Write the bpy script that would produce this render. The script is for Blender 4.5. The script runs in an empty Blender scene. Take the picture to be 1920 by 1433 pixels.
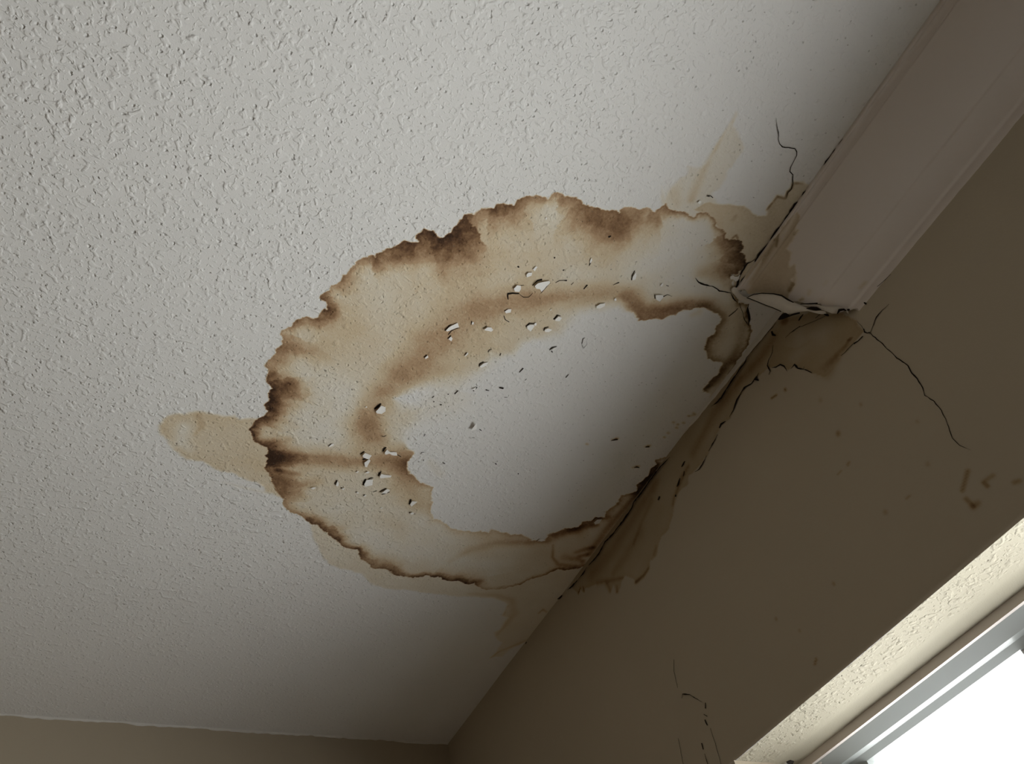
import bpy, math, random
import numpy as np

random.seed(7)
rng = np.random.default_rng(7)
SC = bpy.context.scene
COL = SC.collection
V = bpy.types.Object

# ------------------------------------------------------------------ camera, world, exposure
EYE = np.array([0.0, 0.0, 1.5])                 # the camera stands in the room, looking up into the corner
F = 1440.0
D1 = np.array([-0.41926953, 0.74056084, 0.52515017])   # along the window wall (world +Y), in camera axes
D2 = np.array([0.89470131, 0.23891334, 0.37739897])    # towards the window wall (world +X)
D3 = np.array([-0.15402151, -0.62808443, 0.76274984])  # up (world +Z)
cam = bpy.data.cameras.new('camera')
cam.sensor_fit = 'HORIZONTAL'
cam.sensor_width = 36.0
cam.lens = 36.0 * F / 1920.0
cam.clip_start = 0.02
cam_o = bpy.data.objects.new('camera', cam)
COL.objects.link(cam_o)
from mathutils import Matrix, Vector
ax = [(D2[i], D1[i], D3[i]) for i in range(3)]         # camera right, down, forward in world axes
cam_o.matrix_world = Matrix((
    (ax[0][0], -ax[1][0], -ax[2][0], EYE[0]),
    (ax[0][1], -ax[1][1], -ax[2][1], EYE[1]),
    (ax[0][2], -ax[1][2], -ax[2][2], EYE[2]),
    (0, 0, 0, 1)))
SC.camera = cam_o

SKY = 14.0
GROUND = 9.0
world = bpy.data.worlds.new('overcast_sky')
SC.world = world
world.use_nodes = True
wn = world.node_tree.nodes
wl = world.node_tree.links
wn.clear()
w_out = wn.new('ShaderNodeOutputWorld')
w_bg = wn.new('ShaderNodeBackground')
w_tc = wn.new('ShaderNodeTexCoord')
w_sep = wn.new('ShaderNodeSeparateXYZ')
w_ramp = wn.new('ShaderNodeValToRGB')
w_map = wn.new('ShaderNodeMapRange')
w_map.inputs['From Min'].default_value = -1
w_map.inputs['From Max'].default_value = 1
wl.new(w_tc.outputs['Generated'], w_sep.inputs[0])
wl.new(w_sep.outputs['Z'], w_map.inputs['Value'])
wl.new(w_map.outputs[0], w_ramp.inputs[0])
e = w_ramp.color_ramp.elements
g = GROUND / SKY
e[0].position = 0.47; e[0].color = (g, g * 1.0, g * 0.985, 1)      # pale paved yard under an even overcast sky
e[1].position = 0.53; e[1].color = (0.97, 1.0, 1.0, 1)
wl.new(w_ramp.outputs[0], w_bg.inputs['Color'])
w_bg.inputs['Strength'].default_value = SKY
wl.new(w_bg.outputs[0], w_out.inputs['Surface'])

def portal(name, loc, rot, sx, sy):
    l = bpy.data.lights.new(name, 'AREA')
    l.shape = 'RECTANGLE'; l.size = sx; l.size_y = sy
    l.cycles.is_portal = True
    o = bpy.data.objects.new(name, l)
    COL.objects.link(o)
    o.location = loc; o.rotation_euler = rot
    return o
portal('window_portal', (1.14, 0.25, 1.35), (0, math.radians(90), 0), 1.36, 1.32)

SC.view_settings.view_transform = 'Standard'
SC.view_settings.look = 'None'
SC.view_settings.gamma = 1.0
SC.view_settings.use_curve_mapping = False
SC.view_settings.exposure = -0.05
SC.cycles.use_denoising = True
SC.cycles.max_bounces = 10
SC.cycles.diffuse_bounces = 4
SC.cycles.use_adaptive_sampling = True
SC.cycles.adaptive_threshold = 0.015
SC.cycles.transparent_max_bounces = 12

# ------------------------------------------------------------------ where a sight line meets the room's surfaces
XW, YB, H = 0.866, 1.8955, 2.5      # window wall, back wall, ceiling height
XL, YF = -3.2, -2.8                 # the walls behind the camera
ZS = EYE[2] + 0.4696                # soffit of the window recess
YJ = 0.8836                         # far jamb of the window recess
YN = -0.36                          # near jamb, out of view; placed for the fall-off of light
ZB = 0.72                           # window board, out of view; height set for the light

def ray(u, v):
    r = np.array([u - 960.0, v - 716.5, F])
    return np.array([r @ D2, r @ D1, r @ D3])
def on_ceiling(u, v):
    r = ray(u, v); p = r / r[2] * (H - EYE[2])
    return (p[0], p[1])
def on_wall(u, v):
    r = ray(u, v); p = r / r[0] * XW
    return (p[1], p[2] + EYE[2])
def tile(ox, oy, k, pts):
    return [(ox + p[0] / k, oy + p[1] / k) + tuple(p[2:]) for p in pts]

# ------------------------------------------------------------------ numpy noise and shapes
def _hash(ix, iy, seed):
    n = (ix.astype(np.int64) * 374761393 + iy.astype(np.int64) * 668265263 + seed * 1442695041) & 0xffffffff
    n = ((n ^ (n >> 13)) * 1274126177) & 0xffffffff
    return ((n ^ (n >> 16)) & 0xffff) / 65535.0
def vnoise(x, y, seed=0):
    x0 = np.floor(x); y0 = np.floor(y)
    fx = x - x0; fy = y - y0
    fx = fx * fx * (3 - 2 * fx); fy = fy * fy * (3 - 2 * fy)
    a = _hash(x0, y0, seed); b = _hash(x0 + 1, y0, seed)
    c = _hash(x0, y0 + 1, seed); d = _hash(x0 + 1, y0 + 1, seed)
    return (a * (1 - fx) + b * fx) * (1 - fy) + (c * (1 - fx) + d * fx) * fy
def fbm(P, scale, octv=4, seed=0):
    t = 0; a = 1.0; s = 0
    x = P[:, 0] / scale; y = P[:, 1] / scale
    c, n = math.cos(0.6), math.sin(0.6)
    for i in range(octv):
        t = t + a * vnoise(x, y, seed + i * 17); s += a
        x, y = (c * x - n * y) * 2.03 + 3.1, (n * x + c * y) * 2.03 + 1.7
        a *= 0.55
    return t / s
def smooth(a, b, x):
    t = np.clip((x - a) / (b - a), 0, 1)
    return t * t * (3 - 2 * t)
def inside(P, poly):
    r = np.zeros(len(P), bool)
    x, y = P[:, 0], P[:, 1]
    n = len(poly)
    for i in range(n):
        x0, y0 = poly[i]; x1, y1 = poly[(i + 1) % n]
        if y0 == y1: continue
        m = (y0 > y) != (y1 > y)
        r ^= m & (x < (x1 - x0) * (y - y0) / (y1 - y0) + x0)
    return r
def seg_field(P, pts, closed, attrs=None):
    """distance to a polyline, and its attributes at the nearest place"""
    n = len(pts)
    best = np.full(len(P), 1e9)
    A = None if attrs is None else np.zeros((len(P), attrs.shape[1]))
    for i in range(n if closed else n - 1):
        p0 = pts[i]; p1 = pts[(i + 1) % n]
        d = p1 - p0
        L = d @ d + 1e-12
        t = np.clip(((P[:, 0] - p0[0]) * d[0] + (P[:, 1] - p0[1]) * d[1]) / L, 0, 1)
        q = (P[:, 0] - p0[0] - t * d[0]) ** 2 + (P[:, 1] - p0[1] - t * d[1]) ** 2
        m = q < best
        best[m] = q[m]
        if A is not None:
            tm = t[m][:, None]
            A[m] = attrs[i] * (1 - tm) + attrs[(i + 1) % n] * tm
    return np.sqrt(best), A
MM = 0.00088                         # about one photograph pixel on the ceiling, in metres

def sub(P, pts, pad):
    lo = pts.min(0) - pad; hi = pts.max(0) + pad
    return np.nonzero((P[:, 0] > lo[0]) & (P[:, 0] < hi[0]) & (P[:, 1] > lo[1]) & (P[:, 1] < hi[1]))[0]
def stroke(S, P, plane, pts, seed=0, mode='add'):
    """a soft brush of stain: points (u, v, width, strength)"""
    p = np.array([plane(q[0], q[1]) for q in pts])
    a = np.array([[q[2] * MM, q[3]] for q in pts])
    idx = sub(P, p, a[:, 0].max() * 3)
    if not len(idx): return
    d, A = seg_field(P[idx], p, False, a)
    w = A[:, 0] * (0.7 + 0.6 * fbm(P[idx], 0.03, 3, seed + 5))
    k = A[:, 1] * np.exp(-(d / w) ** 2) * (0.75 + 0.5 * fbm(P[idx], 0.018, 3, seed + 9))
    if mode == 'add': S[idx] += k
    else: S[idx] = np.maximum(S[idx], k)
def patch(S, P, plane, pts, s, soft, rim=0, rimw=5, seed=0, mode='max'):
    p = np.array([plane(q[0], q[1]) for q in pts])
    idx = sub(P, p, 0.03)
    if not len(idx): return
    d, _ = seg_field(P[idx], p, True)
    d = np.where(inside(P[idx], p), d, -d)
    m = smooth(-0.5 * soft * MM, soft * MM, d)
    k = m * s * (0.75 + 0.5 * fbm(P[idx], 0.05, 3, seed)) + m * rim * np.exp(-np.abs(d) / (rimw * MM)) * (0.4 + 1.1 * fbm(P[idx], 0.02, 3, seed + 3))
    if mode == 'max': S[idx] = np.maximum(S[idx], k)
    elif mode == 'add': S[idx] += k
    else: S[idx] *= 1 - m * s
def warp(P, a1, s1, a2, s2, seed):
    Q = P.copy()
    Q[:, 0] += a1 * (fbm(P, s1, 2, seed) - 0.5) * 2 + a2 * (fbm(P, s2, 2, seed + 50) - 0.5) * 2
    Q[:, 1] += a1 * (fbm(P, s1, 2, seed + 100) - 0.5) * 2 + a2 * (fbm(P, s2, 2, seed + 150) - 0.5) * 2
    return Q

# ------------------------------------------------------------------ the ceiling stain as it is drawn on the plaster
# main outline, (u, v, darkness of the tide mark, how far it fades inwards)
OUT_A = [(760,450.5,.95,40),(749.7,458,.9,36),(737,462,.9,32),(722,469,.85,28),(707,474,.85,28),(704.5,480.7,.8,24),(692,477,.62,18),
 (679,484.4,.6,17),(669,490.7,.55,17),(667,497,.5,17),(657,501,.5,18),(649,513,.5,20),(640.5,514.6,.5,20),(636.7,529.7,.45,22),(619,533,.3,15),
 (614,543.5,.4,15),(602.8,552,.6,14),(601.5,562,.7,16),(609,567,.7,20),(611.6,578.6,.75,24),(599,585,.7,22),(594,595,.7,22),(585,596,.65,18),
 (575,592.5,.6,18),(561,597.5,.6,18),(547.5,602.5,.6,20),(546,611,.5,18),(531,617.6,.4,16),(525,624,.42,20),(531,632.6,.45,40),(527.4,646.5,.45,50),
 (515,654,.45,45),(517,664,.4,38),(506,675,.38,35),(495,684,.35,35),(502,692,.45,30),(501,700,.7,26),(498.5,715,.85,26),(506,721,.95,36),
 (511,730,.95,40),(502,738,1.,40),(503.6,750,1.,30),(497,756.5,1.,30),(497,764,1.,30),(502,770,1.,28),(496,780,.95,34),(483.5,785,.95,24),
 (474.7,793,1.,16),(468.4,802,1.,12),(467,809,1.05,12),(472,813,1.05,12),(472,822,1.1,14),(481,831,1.05,14),(491,834,1.05,16),(503.6,839,1.1,26),
 (502,849,1.25,55),(497,853,1.25,60),(501,859.5,1.25,55),(503.6,863,1.15,50),(498.5,871,.95,42),(496,878,.8,36),(505,888,.6,50),(506,903.5,.55,55),
 (515,913.5,.52,55),(522.4,930,.48,45),(532.4,937,.42,36),(528.7,946,.4,24),(541,959,.45,20),(555,965,.5,18),(567.6,971,.6,20),(569,975,.75,20),
 (579,979,.85,18),(582.7,985,.85,18),(594,985,.8,20),(604,994,.8,20),(615,999,.85,22),(616.6,1005,.9,22),(629,1013,.75,20),(636.7,1021.5,.7,15),
 (649,1029,.75,12),(672,1031.6,.8,14),(674,1038,.8,24),(675.6,1049,.6,40),(687,1054,.5,36),(693,1057,.5,32),(698,1066,.6,30),(708,1068,.65,28),
 (721,1067,.65,26),(731,1071,.65,26),(738.5,1076,.7,22),(751,1079.5,.75,14),(766,1082,.75,10),(786,1082,.8,10),(800,1078,.85,12),(811.4,1083,.9,13),
 (821.4,1082,.95,14),(831.5,1086,.95,14),(846.5,1090,1.,12),(861.6,1088,1.,14),(864,1092,.95,16),(879,1096,.95,16),(889,1093,.85,18),(894,1100,.55,20),
 (909,1107,.35,22),(922,1107,.3,20),(937,1104.6,.3,14),(948,1102,.35,12),(975,1097,.55,10),(983,1093,.55,8),(998,1084.5,.65,8),(1013,1081,.65,8),
 (1026,1077,.6,8),(1043,1068,.7,9),(1061,1069.5,.7,9),(1083,1065.7,.7,12),(1093.5,1062,.6,12)]
EDGE = [(1112,1080,.1,5),(1180,985,.1,5),(1262,880,.1,5),(1335,775,.1,5),(1378,706,.2,5)]
LOBE = [(1380.7,676.6,.6,8),(1395.7,659,.7,8),(1404.5,646.5,.8,8),(1405.8,631.4,.8,7),(1413,621,.8,7),(1404.5,606,.8,7),(1405.8,596,.8,7),
 (1400.8,583.7,.85,6),(1403,571,.85,7),(1385.7,566,.5,8),(1376,545,.2,8),(1372,524,.3,20)]
OUT_B = [(770,455.5,.85,40),(782.6,454,.8,35),(777.6,444,.85,34),(792.6,431.7,.85,36),(814,430.4,.85,40),(821.5,440.5,.95,42),(828,445.5,1.,42),
 (844,438,.95,44),(848,426.7,.95,52),(859,416.6,.95,52),(866.7,410,.9,50),(873,403,.7,36),(888,399,.45,22),(900.7,391.5,.45,20),(915.7,387.7,.55,24),
 (927,391.5,.7,32),(932,382.7,.75,36),(947,384,.75,40),(956,384,.7,40),(961,386.5,.6,36),(968.5,376.4,.55,30),(992,367.6,.5,30),(1008.7,366.4,.5,30),
 (1023.7,370,.4,20),(1030,371.4,.3,12),(1036,364.4,.35,12),(1050,362.6,.42,14),(1059,368,.5,24),(1079,369,.55,30),(1089,376.4,.6,36),(1094,385,.6,40),
 (1114,386.5,.65,46),(1122,391.5,.65,48),(1134,394,.65,48),(1144,392,.65,48),(1159.4,394,.6,46),(1162,400,.65,46),(1165.7,387.7,.55,48),(1174.5,386.5,.5,48),
 (1189.5,387.7,.5,48),(1199.6,391.5,.5,46),(1209.6,389,.5,46),(1222,391.5,.55,44),(1229.7,397.8,.6,36),(1240,386.5,.6,30),(1250,381.5,.65,24),(1255,392.8,.7,18),
 (1270,396.5,.7,12),(1285,396.5,.65,10),(1300,406.6,.55,7),(1308,396.5,.65,8),(1315,400,.6,7),(1330.4,400,.6,6),(1339,410,.6,6),(1343,424,.6,7),
 (1348,430.4,.65,9),(1360.6,433,.75,16),(1358,446.8,.7,24),(1378,448,.8,34),(1390.7,453,.9,36),(1394.5,465.6,.95,34),(1388,474.4,.85,32),(1399.5,480.7,.95,34),
 (1400.8,490.7,.95,36),(1392,503,.85,36),(1384.4,513,.9,34),(1370.6,513,.6,30)]
MAIN = OUT_B[::-1] + OUT_A + EDGE + LOBE
# the pale patch in its middle, (u, v, softness of the edge, tide mark, mark width)
WHITE = [(1318,737,2,.5,5),(1316.6,732.7,2,.6,6),(1333,712.6,2,.55,7),(1348,699,2,.45,7),(1355.5,680.4,2,.4,7),(1325.4,674,2,.5,8),(1324,664,2,.5,9),(1318,651.5,2,.55,10),
 (1328,632.6,2,.5,10),(1336.7,626.4,2,.5,9),(1338,615,2,.5,8),(1344,608.8,2,.45,8),(1350.5,598.7,2,.4,8),(1348,587.4,2,.35,8),(1335.5,582.4,3,.35,8),(1323,576,3,.4,8),
 (1300,578.6,2,.4,9),(1285,581,2,.4,10),(1272.7,585,2,.4,10),(1265,591,2,.42,12),(1240,600,2,.45,14),(1226,597.5,2,.45,14),(1199.6,601,2,.45,14),(1187,587.4,6,.3,12),
 (1162,570,16,.0,8),(1124,578,18,.0,8),(1086,582,20,.0,8),(1069,595,22,.0,8),(1049,624,20,.0,8),(998,634,16,.0,8),(981,641,16,.0,8),(961,664,14,.0,8),
 (923,664,16,.0,8),(895,692,20,.0,8),(850,712,26,.0,8),(800,722,24,.0,8),(762,735,12,.0,8),(738,747,6,.0,8),(752,760,20,.0,8),(775,775,24,.0,8),
 (765,800,24,0,8),(756,822,16,.0,8),(764,838,8,.15,8),(776,850.7,3,.15,8),(765,866,2,.2,8),(762.5,881,2,.25,8),(775,892,2,.2,5),(787.6,904.7,2,.25,4),
 (810,915,2,.3,5),(809,933.6,2,.2,6),(811.5,942.4,2,.2,6),(807.7,960,2,.2,6),(812.7,973.8,2,.22,7),(826.6,975,2,.22,7),(848,991.4,2,.22,8),(860.5,995,2,.22,8),
 (900.7,996.4,2,.2,9),(918,999,2,.2,9),(920.8,992.6,3,.2,9),(941,997.7,3,.2,9),(953.4,1001.4,3,.2,9),(968.5,1001.4,3,.2,9),(991,1006.5,3,.2,9),(997.4,1012.7,3,.2,8),
 (1023.8,1014,3,.2,7),(1026,1001.4,3,.3,7),(1041,999,3,.4,10),(1061.4,990,3,.5,12),(1084,987.6,3,.55,13),(1091.6,978.8,2,.55,12),(1108,977.6,2,.6,9),(1116.7,970,2,.6,8),
 (1136.8,968.8,2,.45,8),(1135.5,960,2,.45,8),(1154.4,947.4,2,.5,7),(1167,928.6,2,.55,7),(1192,922,2,.6,8),(1197,908.5,2,.7,10),(1207,901,2,.7,10),(1216,891,2,.7,9),
 (1219.7,878,2,.7,8),(1229.7,870.8,2,.7,7),(1228.5,863,2,.7,5),(1243,858,2,.5,4),(1262,858,2,.0,4),(1300,815,2,0,4),(1338,768,2,0,4),(1332,738,2,0,4)]
TONGUE = [(486,783),(466,784),(451,786.7),(441,780),(415.6,779),(400.6,775),(378,771.6),(366.7,771.6),(348,775),(327.7,774),(312.7,776.6),(302.6,785.4),(297.6,800.5),
 (301,813),(312.7,825.6),(325,843),(340,855.7),(353,863),(380.5,866),(398,877),(415.6,884.6),(435.7,887),(456,898.4),(481,903.5),(493.5,913.5),(496,923.6),(518.6,931),
 (540,940),(540,860),(520,800)]
LOWER = [(580,985),(588,1015),(604,1042),(615,1058),(650.6,1070.7),(675.7,1075.7),(691,1091),(706,1098),(726,1103),(761,1107),(796,1112),(854,1118.4),(884,1119.7),(922,1122),
 (937,1126),(952,1133.5),(951,1141),(939.5,1156),(952,1158.6),(938,1181),(926.5,1186),(927.7,1196),(940,1205),(930,1221),(917.7,1235),(940,1231.5),(955,1219),(985,1203),
 (1015,1190),(1120,1080),(1090,1050),(1000,1060),(900,1085),(800,1060),(690,1030),(600,975)]
RIGHT = [(1240,348),(1245,369),(1255,354),(1263.5,347.5),(1272,334),(1287,327),(1288.6,312),(1302,309),(1317,309),(1330.4,299),(1344,274),(1357,250),(1372,225),(1382,208),
 (1386,215),(1379,232),(1391,264),(1399,280),(1387,297),(1367,324),(1362,339),(1347,354),(1334,361),(1339,373),(1349,383.5),(1370,383),(1400,400),(1380,440),(1340,425),(1250,400),(1236,372)]
OLIVE = [(1300,390),(1320,380),(1349,383.5),(1360.6,382),(1377,383),(1394,383.5),(1404,388),(1412.5,398),(1421,404.5),(1436,404.5),(1439,389),(1448,379),(1456,367.6),(1473,371),
 (1476,359),(1483,354),(1486,343),(1496,341.6),(1508,342.5),(1520,350),(1480,420),(1420,500),(1392,545),(1375,545),(1380,480),(1340,420)]

def ceiling_stain(P):
    S = np.zeros(len(P))
    Q = warp(P, 0.0035, 0.013, 0.0022, 0.0045, 11)
    main = np.array([on_ceiling(q[0], q[1]) for q in MAIN])
    att = np.array([[q[2], q[3] * MM] for q in MAIN])
    idx = sub(P, main, 0.02)
    q = Q[idx]
    d, A = seg_field(q, main, True, att)
    ins = inside(q, main)
    ds = np.where(ins, d, -d)
    wh = np.array([on_ceiling(a[0], a[1]) for a in WHITE])
    dw, B = seg_field(q, wh, True, np.array([[a[2] * MM, a[3], a[4] * MM] for a in WHITE]))
    inw = inside(q, wh)
    dws = np.where(inw, dw, -dw)
    streak = fbm(q, 0.030, 4, 3)
    fine = fbm(q, 0.012, 3, 31)
    m_out = smooth(-0.0006, 0.0012, ds)
    m_wh = 1 - smooth(-B[:, 0] - 0.0004, B[:, 0] + 0.0004, dws)
    # wash inside the stain
    wash = 0.15 + 0.14 * (fbm(q, 0.10, 3, 70) - 0.5) * 2
    w = A[:, 1] * (0.45 + 1.1 * streak)
    prof = np.exp(-(d / w) ** 1.6) * (0.62 + 0.75 * fine) + 0.22 * np.exp(-d / 0.0022)
    rim = np.minimum(A[:, 0], 0.95) * prof * 0.74
    rimw = B[:, 1] * np.exp(-(dw / (B[:, 2] * 1.7)) ** 1.3) * (0.5 + 1.0 * fbm(q, 0.02, 3, 77)) * (~inw)
    body = np.maximum(wash, 0.03)
    T = np.zeros(len(P))
    T[idx] = body + rimw
    st = lambda pts, seed=0: stroke(T, P, on_ceiling, pts, seed)
    # brown flow bands
    st([(672,838,30,.14),(684,800,34,.30),(705,760,34,.26),(735,715,34,.22),(790,668,44,.20),(835,625,40,.19),(885,585,30,.20),(945,566,28,.21),(1010,562,28,.23),(1080,556,26,.23),(1140,547,24,.22),(1190,552,24,.19)], 1)
    st([(850,690,60,.10),(760,700,50,.1),(900,640,60,.12),(960,600,50,.10)], 2)
    st([(1175,560,20,.2),(1200,580,18,.26),(1240,582,16,.26),(1290,566,14,.26),(1330,572,13,.22),(1356,600,12,.12)], 3)
    st([(515,856,24,.36),(550,857,24,.34),(600,862,24,.32),(650,866,24,.28),(700,866,26,.22),(770,868,28,.18)], 4)
    st([(705,815,26,.22),(690,790,30,.14)], 5)
    st([(715,840,34,.17),(750,868,42,.20),(765,905,40,.18),(785,945,26,.16)], 6)
    st([(520,905,26,.22),(560,912,18,.22),(600,905,12,.10)], 7)
    st([(520,882,7,.34),(560,890,6,.16)], 8)
    st([(530,928,12,.2),(560,925,10,.12)], 81)
    st([(845,1052,10,.10),(880,1032,12,.14),(930,1018,13,.18),(985,1018,12,.18),(1040,1012,10,.12)], 9)
    st([(1020,1008,10,.1),(1060,1000,12,.22),(1095,988,10,.3),(1120,985,7,.3)], 10)
    st([(1037,1022,3,.2),(1036,1045,4,.26),(1046,1058,6,.22),(1075,1062,10,.25)], 11)
    st([(1058,1045,14,.18),(1080,1048,12,.26),(1092,1052,8,.34)], 12)
    st([(1080,1036,9,.26),(1098,1030,9,.36),(1112,1027,7,.40)], 13)
    st([(1088,1043,9,.30),(1100,1040,7,.30)], 14)
    st([(1105,1040,10,.3),(1135,995,12,.3),(1170,955,11,.36),(1205,915,9,.42),(1232,878,7,.4)], 15)
    st([(1215,438,30,.10),(1170,432,26,.16),(1110,420,20,.12)], 16)
    st([(1362,470,20,.14),(1372,490,18,.14),(1345,505,20,.22),(1315,510,14,.14)], 17)
    st([(1380,556,12,.1),(1392,600,16,.18),(1390,640,14,.22),(1378,665,10,.34),(1350,705,12,.30),(1325,730,7,.42)], 18)
    st([(1368,700,3,.5),(1374,693,3,.4)], 19)
    st([(900,470,60,.05),(1000,500,70,.09),(820,560,60,.06),(660,640,60,.06)], 20)
    st([(540,660,26,.10),(600,655,20,.06)], 21)
    st([(545,722,20,.22),(545,735,16,.15)], 22)
    st([(520,762,22,.25),(545,768,16,.12)], 23)
    T[idx] = T[idx] * m_wh
    # faint yellowing that creeps over the pale patch
    st([(800,770,40,.05),(850,745,40,.06),(765,790,22,.07),(930,668,16,.05)], 24)
    st([(1310,585,8,.12),(1298,590,6,.1)], 25)
    st([(808,868,10,.05),(825,890,12,.05)], 26)
    # holes of clean paint between stain and marks
    k = np.zeros(len(P)); k[idx] = m_out
    S = T * k
    S[idx] += m_out * rim * (0.35 + 0.65 * m_wh)
    # pale cleaner areas
    for pts in ([(1290,470,34,.6),(1230,480,30,.45),(1310,440,20,.4),(1270,520,30,.4)], [(640,985,30,.35),(720,1030,40,.4),(820,1040,30,.3),(900,1060,26,.35),(960,1055,26,.3)],
                [(1000,1045,20,.3)], [(560,690,22,.35),(585,720,24,.2)], [(1340,545,16,.4),(1360,560,10,.3)]):
        E = np.zeros(len(P)); stroke(E, P, on_ceiling, pts, 90)
        S *= 1 - np.clip(E, 0, .8) * (S < 0.45)
    # older, paler tide marks outside
    R = np.zeros(len(P))
    Q2 = warp(P, 0.004, 0.02, 0.0014, 0.005, 61)
    patch(R, Q2, on_ceiling, TONGUE, .23, 7, .04, 6, 1)
    stroke(R, P, on_ceiling, [(372,780,8,.08),(378,800,5,.10),(366,815,4,.08)], 2)
    E = np.zeros(len(P)); stroke(E, P, on_ceiling, [(345,800,16,.55),(338,830,16,.5),(356,842,10,.3)], 91); R *= 1 - np.clip(E, 0, .7)
    patch(R, Q2, on_ceiling, LOWER, .16, 7, .02, 6, 4)
    stroke(R, P, on_ceiling, [(880,1113,6,.08),(930,1116,8,.10),(960,1125,10,.12),(965,1150,14,.12),(945,1176,6,.12),(930,1192,5,.08)], 5)
    stroke(R, P, on_ceiling, [(952,1136,3,.14),(945,1152,3,.12)], 5)
    stroke(R, P, on_ceiling, [(1010,1150,3,.2),(1018,1143,4,.22),(1025,1148,3,.14)], 6)
    stroke(R, P, on_ceiling, [(920,1234,3,.14),(935,1222,4,.14),(985,1202,6,.14)], 7)
    patch(R, Q2, on_ceiling, RIGHT, .10, 6, .02, 6, 9)
    stroke(R, P, on_ceiling, [(1374,225,3,.05),(1352,260,3,.16),(1338,285,4,.16),(1322,315,6,.12),(1308,345,8,.14),(1296,375,8,.16)], 8)
    stroke(R, P, on_ceiling, [(1262,362,14,.09),(1270,380,10,.08)], 10)
    patch(R, Q2, on_ceiling, OLIVE, .27, 3, .05, 5, 12)
    stroke(R, P, on_ceiling, [(1439,392,2.5,.3),(1448,380,2.5,.3),(1457,368,3,.4),(1472,371,2.5,.4),(1477,359,2.5,.4),(1484,352,2.5,.45),(1487,343,2.5,.4),(1505,343,3,.2)], 13)
    stroke(R, P, on_ceiling, [(1374,412,4,.10),(1380,405,3,.10)], 14)
    stroke(R, P, on_ceiling, [(420,905,4,.03),(470,918,4,.05),(505,926,4,.06)], 15)
    S = np.maximum(S, R)
    stroke(S, P, on_ceiling, [(1374,446,2,.3),(1380,441,2,.35),(1383,447,2,.3)], 16)
    # damp specks at the mould-prone edge
    for (u, v) in [(1262,792),(1270,796),(1281,793),(1290,780),(1268,802),(1245,820),(1252,812),(1300,775),(1155,823),(1215,837),(1193,875),(1100,833)]:
        stroke(S, P, on_ceiling, [(u, v, 2.6, .34), (u + 2, v + 1, 2.4, .3)], u)
    for (u, v, l) in [(1153,824,7),(1214,837,6),(1192,876,8),(1299,779,7),(1600,22,4),(1660,104,5)]:
        stroke(S, P, on_ceiling, [(u - l * .7, v + 1, 3, .25), (u + l * .7, v - 1, 3.4, .3)], u + 3)
    return np.clip(S, 0, 1.3)

FAN = [(1070,1098),(1083.5,1114.7),(1088,1104),(1093.5,1111),(1098,1104),(1118.6,1096),(1133.7,1093),(1138.7,1101),(1143.8,1112),(1150,1096),(1155,1113.4),(1161,1112),(1165,1091),(1171.4,1081),
 (1187.7,1086),(1191.5,1094.6),(1206.5,1083),(1216.6,1068),(1220,1050.6),(1231.7,1040.6),(1234,1025.5),(1239,1010),(1254,993),(1262,965),(1264,940),(1268,927.5),(1290,908.5),(1294,891),(1303,884.6),
 (1318,868),(1338,830.6),(1350.5,800.5),(1370.6,783),(1383,750),(1400.8,725),(1421,707.5),(1445,690),(1470,640),(1480,590),(1455,580),(1380,680),(1240,850),(1090,1060)]
PEEL = [(1452,648),(1447,670),(1441,686),(1448,691),(1466,685),(1477,695),(1491,686),(1508,694),(1524,700),(1545,708),(1561.5,694),(1580,668),(1597,649),(1612,632),(1622,621),(1606,600),(1580,588),(1520,586),(1480,596),(1462,606)]
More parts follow.
